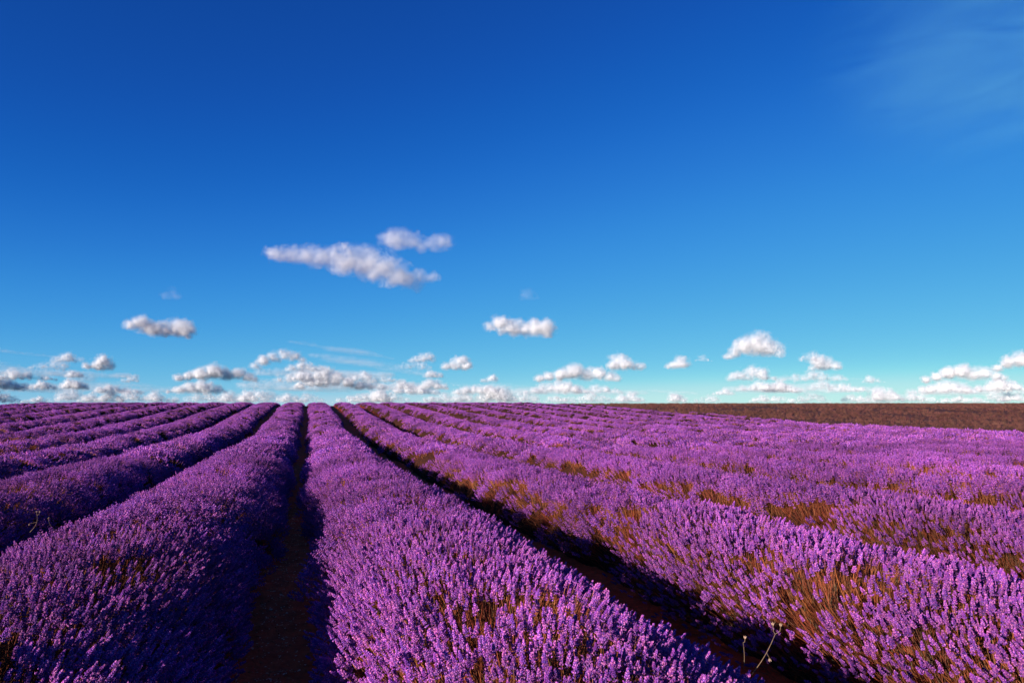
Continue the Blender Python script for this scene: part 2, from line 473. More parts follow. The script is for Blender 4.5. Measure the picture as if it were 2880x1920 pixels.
# bare spots seen in the photograph: (x, y, rx, ry, strength)
HOLES = [(-6.6, 22, 1.5, 4.0, .85), (-8.4, 26, 1.5, 4, .8), (-5.2, 17.5, .55, 3.0, .75), (-9.5, 20, 1.4, 3, .7),
         (.40, 3.30, .08, .30, .85), (.50, 2.75, .07, .12, .8), (.72, 2.35, .06, .13, .8), (.42, 2.30, .07, .12, .8), (.9, 1.9, .08, .1, .7), (.6, 1.75, .1, .1, .7),
         (-.85, 2.9, .12, .18, .6), (-.62, 2.3, .10, .15, .5), (-1.25, 2.3, .1, .15, .5),
         (1.85, 3.5, .12, .35, .75), (1.95, 2.8, .12, .2, .75), (2.25, 1.9, .14, .2, .7), (2.0, 2.3, .1, .2, .7), (1.8, 2.2, .12, .2, .7),
         (3.5, 5.0, .14, .4, .75), (3.45, 4.0, .14, .3, .75), (3.6, 3.3, .14, .2, .8), (5.3, 7.2, .15, .4, .55), (5.6, 4.6, .2, .3, .6),
         (5.2, 5.0, .15, .4, .6), (6.9, 6.0, .2, .4, .7), (7.2, 8.2, .25, .4, .7), (8.3, 7.4, .25, .4, .8), (10, 9.5, .4, .6, .7),
         (12.8, 14, .5, 1.5, .6), (16, 17, .5, 2, .7), (19.2, 20, .8, 3, .7)]
def hole(x, y):
    m = np.zeros_like(x)
    for hx, hy, rx, ry, st in HOLES:
        hx = -.16 + (hx + .16) * 1.32
        st = st * (.62 if hx > -4 else 1)
        q = ((x - hx) / rx) ** 2 + ((y - hy) / ry) ** 2
        m = np.maximum(m, st * np.exp(-q * q * .7))
    return m

ORD = ['first', 'second', 'third', 'fourth', 'fifth', 'sixth', 'seventh', 'eighth', 'ninth', 'tenth', 'eleventh', 'twelfth', 'thirteenth', 'fourteenth']
def row_label(k):
    if k == 0: return 'dense purple lavender row right of the red soil path, centre foreground'
    if k == -1: return 'broad lavender row left of the red soil path, its right flank in blue shade'
    if k > 0: return f'{ORD[k]} purple lavender row to the right of the narrow red soil path'
    return f'{ORD[-k - 1]} purple lavender row to the left of the narrow red soil path'

def surf(k, y, th, shrink=1.0):
    """point and outward direction of row k's canopy at distance y and angle th (0 = top)"""
    cx = X0 + S * k + .05 * np.sin(y * .37 + k * 1.7) + .03 * np.sin(y * 1.1 + k)
    H = ridge_h(y) * (1 + .10 * (vnoise(y * .75, k * 7.3 + 0 * y, 0 * y, 21) - .5))
    W = W0 * (1 + .12 * (vnoise(y * .9, k * 5.1 + 0 * y, 3 + 0 * y, 22) - .5))
    lump = 1 + .09 * (vnoise(y * 1.9, th * 1.6 + k * 11.7, 0 * y, 23) - .5) + .08 * (vnoise(y * 5, th * 4 + k * 3.7, 0 * y, 24) - .5)
    s, c = np.sin(th), np.cos(th)
    e = .90
    W = W * np.where(s > 0, 1.10 if k == -1 else 1.0, 1.05 if k == 0 else (.84 if k > 0 else 1.0))
    X = W * np.sign(s) * np.abs(s) ** e * lump * shrink
    Z = H * np.sign(c) * np.abs(c) ** .92 * lump * shrink
    px = cx + X
    gz = ground_z(cx + 0 * px, y)
    return np.stack([px, y + 0 * px, gz + np.maximum(Z, .02)], -1), cx, H, W

def sample_row(k, y0, y1, dens, fade=True):
    n = int((y1 - y0) * 2.3 * dens)
    y = rng.uniform(y0, y1, n); th = rng.uniform(-1.48, 1.48, n)
    P, cx, H, W = surf(k, y, th)
    keep = in_view(P[:, 0], P[:, 1])
    hz = hole(P[:, 0], P[:, 1])
    patch = fbm(P[:, 0] * 2.3 + 31, P[:, 1] * 1.7, 0 * y, 3, 77)
    flank = np.clip((np.abs(th) - 1.0) / .5, 0, 1)
    pr = (1 - hz) * (1 - .7 * flank) * (1 - (np.interp(y, [3, 8], [.40 if k == 1 else .68, .80]) if k > 0 else .35) * np.clip((-th - (.52 if k > 0 else .9)) / .2, 0, 1)) * np.clip((patch - .27) * 5.5 + np.clip((y - 5) / 6, 0, 1), .15, 1)  # right-hand rows bared on their left flank; brown core stands in for furrow shade
    if k >= 9:   # the outermost rows thin out before the crest
        end = {9: 64, 10: 54, 11: 38}[k]
        pr = pr * np.clip((end - y + 22 * (patch - .5)) / 8, 0, 1)
    keep &= rng.random(n) < pr
    y, th, P = y[keep], th[keep], P[keep]
    pc = (np.floor(y / .8 + k * .37) + .5 - k * .37) * .8      # plant centre along the row
    d = np.stack([np.sin(th) * .95, (y - pc) * .45, np.cos(th) * .8 + .34], 1)
    d += rng.normal(0, .13, d.shape) + np.array([.06, 0, 0])
    d /= np.linalg.norm(d, axis=1, keepdims=True)
    return P, d, th

K_MIN, K_MAX = -10, 11
ZN, ZM, ZE = 5.2, 14.0, 70.0
for k in range(K_MIN, K_MAX + 1):
    cx0 = X0 + S * k
    root = obj('lavender_row', None, label=row_label(k), cat='lavender row', group='rows of flowering lavender running to the crest')
    # ---- leafy core
    ys = np.concatenate([np.arange(-.6, 8, .06), np.arange(8, 20, .15), np.arange(20, ZE + .1, .35)])
    # keep only the stretch that shows
    vis = in_view(np.full_like(ys, cx0), ys, 7, 2.4)
    if k >= 9: vis &= ys < {9: 64, 10: 54, 11: 38}[k]
    ys = ys[vis]
    root.location = (cx0, float(ys[0]), float(ground_z(cx0, ys[0])))
    inv = np.array(root.location)
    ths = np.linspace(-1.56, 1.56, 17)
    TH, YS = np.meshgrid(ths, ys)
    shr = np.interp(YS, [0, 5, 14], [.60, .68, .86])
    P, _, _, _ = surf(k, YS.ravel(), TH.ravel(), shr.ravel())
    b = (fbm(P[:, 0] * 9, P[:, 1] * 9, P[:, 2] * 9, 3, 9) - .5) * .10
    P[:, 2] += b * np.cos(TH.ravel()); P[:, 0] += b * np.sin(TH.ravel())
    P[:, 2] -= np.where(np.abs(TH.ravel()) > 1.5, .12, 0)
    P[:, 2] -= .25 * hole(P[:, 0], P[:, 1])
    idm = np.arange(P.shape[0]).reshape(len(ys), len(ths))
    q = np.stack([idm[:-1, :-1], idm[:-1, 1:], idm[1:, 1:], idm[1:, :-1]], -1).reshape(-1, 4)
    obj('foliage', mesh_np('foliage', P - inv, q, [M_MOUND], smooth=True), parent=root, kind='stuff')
    # ---- flowering stems
    PP, DD, SC, PK = [], [], [], []
    singles = None
    if True:
        P, d, th = sample_row(k, -.3, ZN, 1500)
        if len(P):
            P = P + d * rng.uniform(-.05, .035, (len(P), 1)) + rng.normal(0, .012, P.shape)
            sc = rng.uniform(.60, .92, len(P)); pk = rng.integers(*[I_NEAR[0], sum(I_NEAR)], len(P))
            if k in (-1, 0, 1):
                dist = np.linalg.norm(P - np.array([0, 0, EYE]), axis=1)
                dpt = P[:, 1] * cY + P[:, 0] * sY; lat = P[:, 0] * cY - P[:, 1] * sY
                ok = (dpt > .5) & (np.abs(lat) < dpt * .75) & ((EYE - P[:, 2]) / np.maximum(dpt, .1) < .42) & (np.abs(th) < .95)
                order = np.argsort(np.where(ok, dist, 99))[:298]
                order = order[ok[order]]
                singles = (P[order], d[order], sc[order], pk[order])
                msk = np.ones(len(P), bool); msk[order] = False
                P, d, sc, pk = P[msk], d[msk], sc[msk], pk[msk]
            PP.append(P); DD.append(d); SC.append(sc); PK.append(pk)
    P, d, th = sample_row(k, ZN, ZM, 62)
    PP.append(P - d * .02); DD.append(d); SC.append(rng.uniform(.8, 1.05, len(P))); PK.append(rng.integers(I_MID[0], sum(I_MID), len(P)))
    P, d, th = sample_row(k, ZM, ZE, 17)
    kp = rng.random(len(P)) < np.interp(P[:, 1], [22, 56], [1, .30]); P, d, th = P[kp], d[kp], th[kp]  # far bloom thinned so dark foliage imitates the dimmer light at the crest
    PP.append(P - d * .03); DD.append(d); SC.append(rng.uniform(.85, 1.1, len(P)) * np.interp(P[:, 1], [20, 45], [1, .8])); PK.append(rng.integers(I_FAR[0], sum(I_FAR), len(P)))
    P = np.vstack(PP); d = np.vstack(DD); sc = np.concatenate(SC); pk = np.concatenate(PK)
    rot = euler_from(d, rng.uniform(0, 6.28, len(P)))
    scatter_obj('flowering_stems', P - inv, rot, sc, pk, NG_LAV, parent=root, kind='stuff')
    # ---- dry bare stems that show in the thin spots and on the flanks
    n = int(14 * 2.6 * 60)
    y = -.3 + 26 * rng.random(n) ** 1.6; th = rng.uniform(-1.4, 1.4, n)
    P, cx, H, W = surf(k, y, th, .55)
    kp = in_view(P[:, 0], P[:, 1])
    P, th = P[kp], th[kp]
    if len(P):
        d = np.stack([np.sin(th), rng.normal(0, .15, len(P)), np.cos(th) * .8 + .3], 1)
        scatter_obj('bare_stems', P - inv, euler_from(d, rng.uniform(0, 6.28, len(P))), rng.uniform(.7, 1.15, len(P)), rng.integers(I_STRAW[0], sum(I_STRAW), len(P)), NG_LAV, parent=root, kind='stuff')
    # ---- the nearest flower spikes one by one
    if singles is not None:
        P, d, sc, pk = singles
        rot = euler_from(d, rng.uniform(0, 6.28, len(P)))
        for i in range(len(P)):
            h = bpy.data.objects.new('flower_spike', HEAD_ME[pk[i]]); h.parent = root
            h.location = P[i] - inv; h.rotation_euler = rot[i]; h.scale = (sc[i],) * 3
            C.objects.link(h)
            s = bpy.data.objects.new('stem', STEM_ME[pk[i]]); s.parent = h; C.objects.link(s)

# ------------------------------------------------------------------ fallow field right of the rows
n = 26000
x = rng.uniform(21, 90, n); y = rng.uniform(8, 70, n)
kp = in_view(x, y, 3, 1) & (rng.random(n) < np.clip((x - 20.5) / 4, .1, 1)) & (fbm(x * .4, y * .25, 0 * x, 4, 61) > .36)
x, y = x[kp], y[kp]
P = np.stack([x, y, ground_z(x, y) - .01], 1)
d = np.tile([0., 0, 1], (len(P), 1)) + rng.normal(0, .08, P.shape)
scatter_obj('dry_grass', P, euler_from(d, rng.uniform(0, 6.28, len(P))), rng.uniform(.5, 1.1, len(P)), rng.integers(0, 5, len(P)), NG_GRASS, kind='stuff',
            label='short dry brown grass on the fallow field beyond the lavender on the right', cat='grass')
# straw-coloured grass in the thin patches at left
pp = []
for hx, hy, rx, ry, st in HOLES[:4]:
    m = 260; a = rng.uniform(0, 6.28, m); r = np.sqrt(rng.random(m)) * 1.05
    hx = -.16 + (hx + .16) * 1.32; pp.append(np.stack([hx + np.cos(a) * r * rx, hy + np.sin(a) * r * ry], 1))
pp = np.vstack(pp)
gz = ground_z(pp[:, 0], pp[:, 1])
P = np.stack([pp[:, 0], pp[:, 1], gz], 1)
scatter_obj('straw_grass', P, euler_from(np.tile([0., 0, 1], (len(P), 1)) + rng.normal(0, .15, P.shape), rng.uniform(0, 6.28, len(P))), rng.uniform(1.2, 2.2, len(P)), rng.integers(0, 9, len(P)), NG_GRASS, kind='stuff',
            label='pinkish straw grass in the thin patches between the lavender rows at far left', cat='grass')

# ------------------------------------------------------------------ pebbles and litter on the path
a = Acc()
pc = X0 - S / 2
for i in range(1500):
    y = R_.uniform(1.2, 11) if R_.random() < .8 else R_.uniform(1.2, 4); x = pc + R_.gauss(0, .12)
    z = float(ground_z(x, y)) + .0
    s = R_.uniform(.004, .010) * (1.7 if R_.random() < .08 else 1)
    z += float((fbm(np.array([x * 6]), np.array([y * 6]), np.array([0.]), 4, 5)[0] - .5) * .06)
    an = R_.uniform(0, 6.28)
    v, t = octa(np.array([0, 0, -.5]), (0, 0, 1), 1, .5, .5)
    v = v * np.array([1.8, 1.1, .7]) * s + np.random.default_rng(i).normal(0, s * .12, (6, 3))
    c, sn = math.cos(an), math.sin(an)
    v = np.stack([v[:, 0] * c - v[:, 1] * sn + x, v[:, 0] * sn + v[:, 1] * c + y, v[:, 2] + z + s * .3], 1)
    a.add(v, t)
obj('pebbles', a.mesh('pebbles', [M_STONE]), kind='stuff', label='small pale pebbles scattered on the red soil path', cat='pebbles')

a = Acc()
for i in range(900):
    y = 1.2 + 12 * R_.random() ** 1.4; x = pc + R_.gauss(0, .17); s_ = R_.uniform(.006, .022)
    z = float(ground_z(x, y)) + float((fbm(np.array([x * 6]), np.array([y * 6]), np.array([0.]), 4, 5)[0] - .5) * .06)
    v, t = octa(np.array([0, 0, -.5]), (0, 0, 1), 1, .5, .5)
    v = v * np.array([1.5, 1.2, .8]) * s_ + np.random.default_rng(5000 + i).normal(0, s_ * .14, (6, 3)) + np.array([x, y, z + s_ * .15])
    a.add(v, t)
obj('soil_clods', a.mesh('soil_clods', [plain_mat('dry_clod', (.60, .13, .05))]), kind='stuff', label='small crumbly clods of red earth along the soil path', cat='soil clods')

# ------------------------------------------------------------------ dry weed stalks
def px_point(u, v, dist_depth):
    """world point seen at photograph pixel (u, v) of 2880 x 1920 at a camera depth"""
    f = 1920.
    loc = Vector(((u - 1440) / f, -(v - 960) / f, -1)) * dist_depth
    return cam.matrix_basis @ loc
def weed(name, label, base, top, heads_, side=None, curve=.03):
    base, top = Vector(base), Vector(top)
    root = obj(name, None, label=label, cat='dry weed', group='dry weed stalks standing out of the lavender', loc=base)
    t = top - base; L = t.length
    a = Acc()
    pts = [np.array(t * f) + np.array([curve * math.sin(f * 3.1), 0, 0]) for f in (0, .2, .4, .6, .8, 1)]
    v, tt = tube(pts, [.0017, .0016, .0015, .0014, .0013, .0011], 5); a.add(v, tt)
    tips = []
    for (dx, dy, dz) in heads_:
        e = pts[-1] + np.array([dx, dy, dz])
        v, tt = tube([pts[-1], (pts[-1] + e) / 2 + np.array([dx * .35, 0, -.004]), e], [.0011, .001, .0009], 4); a.add(v, tt); tips.append((e, np.array([dx * .3, dy, abs(dz) + .01])))
    if side:
        p = pts[3]; e = p + np.array(side)
        v, tt = tube([p, e], [.0009, .0008], 4); a.add(v, tt); tips.append((e, np.array([0, 0, -1.])))
    obj('stalk', a.mesh('stalk', [M_DRYSTALK], True), parent=root)
    for e, d in tips:
        b = Acc(); v, tt = octa(e, d, .013, .003, .4); b.add(v, tt)
        x_, y_, z_ = basis(d)
        for k in range(5):
            an = 6.28 * k / 5; o = x_ * math.cos(an) + y_ * math.sin(an)
            v, tt = octa(e + o * .002, z_ + o * .35, .012, .0013, .5); b.add(v, tt)
        obj('seed_head', b.mesh('seed_head', [M_DRYHEAD]), parent=root)
weed('dry_weed', 'tall forked dry weed stalk rising from the dark furrow at lower right', px_point(2105, 1908, 2.55), px_point(2180, 1782, 2.30), [(-.008, 0, .028), (.022, 0, .022)], side=(.012, 0, -.02), curve=.012)
weed('dry_weed', 'short upright dry weed stalk with one curled head, left of the tall forked one', px_point(2092, 1880, 2.6), px_point(2090, 1806, 2.48), [(.008, 0, .012)], curve=.004)
weed('dry_weed', 'pale branching dry weed with two small heads in the dark furrow at left', px_point(84, 1496, 5.3), px_point(104, 1448, 5.1), [(-.004, 0, .018), (.014, 0, .018)], side=(-.05, 0, -.01), curve=.02)
weed('dry_weed', 'single curved dry stalk leaning left in the dark furrow at left', px_point(160, 1494, 5.3), px_point(138, 1466, 5.15), [(-.004, 0, .02)], curve=-.01)

#CLOUDS
# ------------------------------------------------------------------ clouds
# every cloud is a body of fine bright vapour flakes, thick in its middle and ragged at its rim,
# hung at its true height of some 900 m above the plain (the lowest ones are tens of kilometres away)
CAMM = cam.matrix_basis.copy()
NFL = 0
def cloud(label, blobs, far=1.0, dens=1.0, flake=2.0, amp=1.0, fine=14., seed=0, base=None, depth=1.0, soft=1.9, group=None, name='cloud', stretch=(1, 1)):
    """blobs: (x, y, r) in a 2352 x 1568 frame of view angles; they are turned into metres at the cloud's distance"""
    global NFL
    lr = np.random.default_rng(1000 + seed)
    B = np.array([(x, -y, r * 1.12) for x, y, r in blobs], float)
    cx, cyv = (B[:, 0].min() + B[:, 0].max()) / 2, B[:, 1].mean()
    R = float(np.clip(900 / max(.006, (922 + cyv) / 1568), 3000, 45000)) * far
    Bz = lr.uniform(-.5, .5, len(B)) * B[:, 2] * depth
    Bc = np.stack([B[:, 0], B[:, 1], Bz], 1); r = B[:, 2]
    lo = (Bc - r[:, None] * 1.3 * np.array([WX, 1, 1])).min(0); hi = (Bc + r[:, None] * 1.3 * np.array([WX, 1, 1])).max(0)
    flake = flake * FS
    n = int(np.prod(hi - lo) * .16 * dens * FN)
    def body(p):
        f = np.full(len(p), -9.)
        for c, rr in zip(Bc, r):
            q = p - c
            q[:, 1] = np.where(q[:, 1] < 0, q[:, 1] * 1.5, q[:, 1])      # flatter below than above
            q[:, 0] = q[:, 0] / WX
            f = np.maximum(f, 1 - np.sqrt((q ** 2).sum(1)) / rr)
        return f
    def noise(p, octs=5):
        return fbm(p[:, 0] / (fine * stretch[0]) + seed * 7.1, p[:, 1] / (fine * stretch[1]), p[:, 2] / fine, octs, 300 + seed)
    out = []
    while n > 0:
        m = min(n, 200000); n -= m
        p = lr.uniform(lo, hi, (m, 3))
        f = body(p)
        p, f = p[f > -.28], f[f > -.28]
        w = noise(p)
        w2 = fbm(p[:, 0] / (fine * .3 * stretch[0]), p[:, 1] / (fine * .3 * stretch[1]) + seed, p[:, 2] / (fine * .3), 3, 350 + seed)
        d = f + .13 + amp * (w - .5) * 1.25 + amp * .28 * (w2 - .5)
        pr = np.clip(d * soft, 0, 1) ** 1.4
        if base is not None: pr = pr * np.clip((p[:, 1] + base) / 5 + .5 + (w - .5) * 2, 0, 1)
        # the far inside of a thick body never shows: keep it thin
        pr = pr * np.where((p[:, 2] > 0) & (d > .45), .35, 1)
        ok = lr.random(len(p)) < pr
        out.append(np.column_stack([p[ok], np.clip((d[ok] - .38) * 3, 0, 1)]))
    p = np.vstack(out); core = p[:, 3]; p = p[:, :3]; NFL += len(p)
    if len(p) < 8: return None
    # outward direction of the body at every flake
    e = 1.2; g = np.zeros_like(p)
    fld = lambda q: body(q) * 1.0 + amp * .8 * noise(q, 2)
    f0 = fld(p)
    for a_ in range(3):
        q = p.copy(); q[:, a_] += e; g[:, a_] = -(fld(q) - f0)
    g /= np.linalg.norm(g, axis=1, keepdims=True) + 1e-9
    s = R / 1568.
    ctr = np.array(CAMM @ (Vector(((cx - 1176) / 1568, (784 + cyv) / 1568, -1)) * R))
    fwd = ctr - np.array([0, 0, EYE]); fwd[2] = 0; fwd /= np.linalg.norm(fwd)
    right = np.array([fwd[1], -fwd[0], 0]); up = np.array([0, 0, 1.])
    ksx = math.sqrt(1 + ((cx - 1176) / 1568) ** 2)      # off the axis a picture width spans fewer metres
    q = p - np.array([cx, cyv, 0.])
    W = (right * q[:, [0]] / ksx + up * q[:, [1]] + fwd * q[:, [2]]) * s
    G = right * g[:, [0]] + up * g[:, [1]] + fwd * g[:, [2]]
    t0 = lr.normal(0, 1, (len(W), 3, 3)); t0 /= np.linalg.norm(t0, axis=2, keepdims=True)
    V = W[:, None, :] + t0 * flake * s * .62 * lr.uniform(.55, 1.35, (len(W), 1, 1)) * (1 + (0 if soft < 1.5 else .7) * core * (soft > 1.2))[:, None, None]
    me = mesh_np('cloud', V.reshape(-1, 3), np.arange(len(W) * 3).reshape(-1, 3), [M_CLOUD])
    at = me.attributes.new('body', 'FLOAT_VECTOR', 'POINT'); at.data.foreach_set('vector', np.repeat(G, 3, axis=0).astype(np.float32).ravel())
    return obj(name, me, label=label, cat='cloud', group=group, loc=ctr)
FS, FN, WX = .56, 3.5, 1.3

def cum(x0, x1, yt, yb, seed, k=None):
    """blobs of a small heap cloud with a flattish base that fills a frame"""
    lr = random.Random(seed)
    x0, x1, yt = x0 - 8, x1 + 8, yt - 3
    w, h = x1 - x0, yb - yt
    k = k or max(3, int(w / h * 2.4))
    pk = lr.uniform(.25, .75)
    bl = []
    for i in range(k):
        f = min(1, max(0, (i + .5) / k + lr.uniform(-.4, .4) / k))
        env = (.55 + .45 * math.exp(-((f - pk) / .35) ** 2)) * lr.uniform(.7, 1.05) * min(1, 4 * min(f, 1 - f) + .45)
        r = h * env * lr.uniform(.46, .60)
        bl.append((x0 + r * .8 + (w - 1.6 * r) * f, yb - r * .75 - max(0, h * env - 1.7 * r) * lr.random(), r))
    bl.append((x0 + w * pk, yt + h * .45, h * .46))
    return bl

cloud('largest ragged white cloud in the open blue sky, left of centre', [(628, 592, 16), (650, 600, 20), (672, 597, 21), (694, 593, 24), (712, 600, 25), (735, 602, 27), (765, 600, 28), (800, 608, 36), (840, 614, 38), (880, 624, 38), (920, 637, 33), (950, 645, 24), (972, 632, 20), (992, 634, 15), (1008, 634, 9)], dens=.95, flake=1.25, amp=1.5, fine=22, seed=1, soft=1.3)
cloud('two lobed wispy cloud just above the largest ragged cloud', [(880, 548, 12), (905, 560, 26), (932, 552, 24), (955, 563, 20), (972, 567, 18), (990, 566, 19), (1014, 558, 20), (1033, 562, 8)], dens=.85, flake=1.25, amp=1.5, fine=18, seed=2, soft=1.25)
DUCK = [(303, 752, 15), (322, 746, 19), (342, 755, 21), (360, 758, 22), (380, 758, 22), (402, 754, 23), (420, 757, 23), (433, 770, 10)]
cloud('compact white cloud floating alone in the blue at left', DUCK, dens=1.0, flake=1.5, amp=1.0, fine=16, seed=3)
cloud('compact white cloud floating alone in the blue right of centre', [(x + 825, y, r) for x, y, r in DUCK], dens=1.0, flake=1.5, amp=1.0, fine=16, seed=3)
cloud('tall heap cloud with a rounded top, right half of the sky', [(1672, 819, 9), (1690, 810, 15), (1712, 800, 24), (1742, 795, 30), (1768, 803, 24), (1790, 814, 13)], dens=.7, flake=1.8, amp=.8, fine=16, seed=5, base=829)
cloud('small oval cloud alone, left of the tall heap cloud', cum(1529, 1581, 821, 848, 6), dens=.9, flake=1.7, amp=.8, fine=10, seed=6)
cloud('tiny faint puff between the small oval cloud and the tall heap cloud', cum(1603, 1629, 817, 831, 7), dens=.5, flake=1.7, amp=.9, fine=8, seed=7)
cloud('rounded puff hanging above the right end of the double bank near centre', cum(1395, 1481, 814, 852, 8), dens=.8, flake=1.8, amp=.8, fine=12, seed=8)
cloud('bright billowing bank low over the field, right of centre', [(1240, 870, 11), (1262, 866, 13), (1290, 862, 18), (1320, 856, 20), (1350, 862, 17), (1375, 860, 17), (1400, 866, 14), (1415, 870, 9)], dens=1.1, flake=1.7, amp=.75, fine=12, seed=9, base=880)
cloud('flat white bank just below the billowing bank right of centre', cum(1205, 1352, 876, 906, 10), dens=1.1, flake=1.7, amp=.8, fine=10, seed=10)
cloud('bright billowing bank low over the field, left of centre', [(413, 870, 11), (435, 866, 13), (463, 862, 18), (493, 856, 20), (523, 862, 17), (548, 860, 17), (573, 866, 14), (588, 870, 9)], dens=1.1, flake=1.7, amp=.75, fine=12, seed=9, base=880)
cloud('flat white bank just below the billowing bank left of centre', cum(384, 526, 876, 906, 10), dens=1.1, flake=1.7, amp=.8, fine=10, seed=12)
cloud('puffy arch of cloud above the central white bank, left part', [(588, 842, 12), (606, 832, 15), (630, 822, 15), (652, 816, 15), (676, 820, 14), (695, 826, 9)], dens=.75, flake=1.7, amp=.9, fine=12, seed=13)
cloud('lower lobe of puffy cloud inside the central arch', cum(660, 776, 832, 856, 14), dens=.8, flake=1.7, amp=.95, fine=10, seed=14)
cloud('dim spread of cloud under the central arch', cum(622, 730, 848, 884, 15), dens=.38, flake=1.7, amp=1.05, fine=10, seed=15)
cloud('long bright bank low at the centre, biggest near the horizon', [(690, 888, 11), (712, 880, 15), (740, 878, 18), (770, 876, 17), (800, 880, 17), (825, 886, 14), (850, 884, 14), (878, 888, 10)], dens=1.2, flake=1.7, amp=.85, fine=11, seed=16, base=903)
cloud('small bright bank right of the long central bank', cum(892, 952, 875, 896, 17), dens=1.1, flake=1.6, amp=.9, fine=8, seed=17)
cloud('bright brick shaped cloud low over the field near centre', cum(965, 1030, 872, 896, 18), dens=1.3, flake=1.6, amp=.6, fine=8, seed=18)
cloud('bright round heap high in the cluster near centre', cum(1016, 1086, 819, 852, 19), dens=1.0, flake=1.7, amp=.75, fine=11, seed=19)
cloud('pale puff left of the bright round heap near centre', cum(942, 996, 811, 834, 20), dens=.5, flake=1.7, amp=.9, fine=9, seed=20)
cloud('small white puff under the bright round heap near centre', cum(978, 1020, 852, 870, 21), dens=.9, flake=1.6, amp=.8, fine=8, seed=21)
cloud('faint ragged cloud beside the small puff near centre', cum(900, 985, 828, 850, 22), dens=.28, flake=1.6, amp=1.1, fine=8, seed=22)
cloud('small round cloud alone low in the sky, just right of the centre cluster', cum(1107, 1137, 862, 880, 23), dens=.9, flake=1.6, amp=.7, fine=8, seed=23)
cloud('bright round heap high in the cluster at far left', cum(190, 263, 819, 852, 19), dens=1.0, flake=1.7, amp=.75, fine=11, seed=24)
cloud('pale puff left of the bright round heap at far left', cum(118, 172, 811, 834, 20), dens=.5, flake=1.7, amp=.9, fine=9, seed=25)
cloud('small white puff under the bright round heap at far left', cum(154, 196, 852, 870, 21), dens=.9, flake=1.6, amp=.8, fine=8, seed=26)
cloud('faint ragged cloud beside the small puff at far left', cum(62, 160, 828, 852, 22), dens=.28, flake=1.6, amp=1.1, fine=8, seed=27)
cloud('bright brick shaped cloud low over the field at far left', cum(139, 206, 872, 896, 18), dens=1.3, flake=1.6, amp=.6, fine=8, seed=28)
cloud('small bright bank between the brick shaped cloud and the leftmost bank', cum(68, 128, 876, 896, 17), dens=1.1, flake=1.6, amp=.9, fine=8, seed=29)
cloud('leftmost bright bank cut by the left edge of the view', [(-40, 882, 18), (-12, 880, 17), (12, 884, 17), (35, 888, 13), (55, 889, 11)], dens=1.2, flake=1.7, amp=.85, fine=11, seed=30, base=902)
cloud('small round cloud alone low in the sky at left', cum(281, 313, 862, 880, 23), dens=.9, flake=1.6, amp=.7, fine=8, seed=31)
cloud('bright heap in the upper right of the cluster right of the tall heap cloud', cum(1862, 1934, 820, 852, 32), dens=.8, flake=1.7, amp=.8, fine=11, seed=32)
cloud('pale thin puff above the right hand cluster', cum(1838, 1886, 809, 832, 33), dens=.4, flake=1.7, amp=.95, fine=9, seed=33)
cloud('flat pale cloud under the tall heap cloud', cum(1670, 1782, 844, 876, 34), dens=.6, flake=1.7, amp=1.0, fine=10, seed=34)
cloud('wide flat thin cloud in the right hand cluster', cum(1780, 1945, 852, 878, 35), dens=.36, flake=1.7, amp=1.1, fine=10, seed=35)
cloud('white puff in the lower part of the right hand cluster', cum(1755, 1845, 878, 903, 36), dens=.95, flake=1.7, amp=.85, fine=9, seed=36)
cloud('dim puff right of the white puff in the right hand cluster', cum(1845, 1920, 874, 898, 37), dens=.45, flake=1.7, amp=.95, fine=9, seed=37)
cloud('small bright puff low and left of the right hand cluster', cum(1640, 1682, 892, 909, 38), dens=1.0, flake=1.6, amp=.8, fine=8, seed=38)
cloud('small round puff alone between the right hand cluster and the far right bank', cum(1984, 2028, 864, 880, 39), dens=.7, flake=1.6, amp=.7, fine=8, seed=39)
cloud('billowing white bank at far right', [(2125, 872, 11), (2150, 866, 13), (2178, 858, 18), (2208, 856, 20), (2235, 862, 17), (2262, 860, 17), (2288, 866, 14), (2303, 870, 9)], dens=1.1, flake=1.7, amp=.75, fine=12, seed=9, base=880)
cloud('flat bright bank below the billowing bank at far right', cum(2096, 2242, 876, 906, 10), dens=1.1, flake=1.7, amp=.8, fine=10, seed=41)
cloud('high white heap cut by the right edge of the view', [(2290, 845, 12), (2315, 834, 18), (2345, 828, 22), (2380, 830, 24), (2410, 840, 18)], dens=.9, flake=1.7, amp=.85, fine=12, seed=42)
cloud('low white bank at the right edge of the view', cum(2288, 2400, 902, 924, 43), dens=1.1, flake=1.6, amp=.8, fine=9, seed=43)
cloud('faint wisp high in the blue above the left cloud', cum(376, 408, 664, 690, 44), dens=.5, flake=1.2, amp=1.6, fine=10, seed=44, soft=.7)
cloud('faint wisp high in the blue above the right cloud', cum(1198, 1232, 664, 690, 45), dens=.5, flake=1.2, amp=1.6, fine=10, seed=45, soft=.7)
for i, (lab, a0, a1, yt, yb, dn) in enumerate([
    ('wide flat heap bridging the far left cluster and the skyline', -10, 130, 850, 874, .8),
    ('low wide bank between the brick shaped cloud and the left billowing bank', 215, 330, 884, 906, .9),
    ('broad soft heap filling the middle of the central arch', 640, 800, 846, 878, .8),
    ('wide soft bank above the long central bank, right part', 800, 930, 856, 880, .7),
    ('low bank under the bright round heap near centre', 900, 1010, 882, 908, .9),
    ('low wide bank left of the flat bank right of centre', 1040, 1150, 886, 908, .9),
    ('small flat bank right of the flat bank right of centre', 1352, 1430, 884, 904, .8),
    ('soft wide bank under the tall heap cloud, above the skyline', 1690, 1800, 876, 900, .8),
    ('soft bank at the right end of the right hand cluster', 1900, 1990, 880, 902, .7),
    ('soft bank joining the far right banks to the edge', 2230, 2360, 870, 902, .9)]):
    cloud(lab, cum(a0, a1, yt, yb, 200 + i), dens=dn, flake=1.7, amp=1.0, fine=10, seed=200 + i)
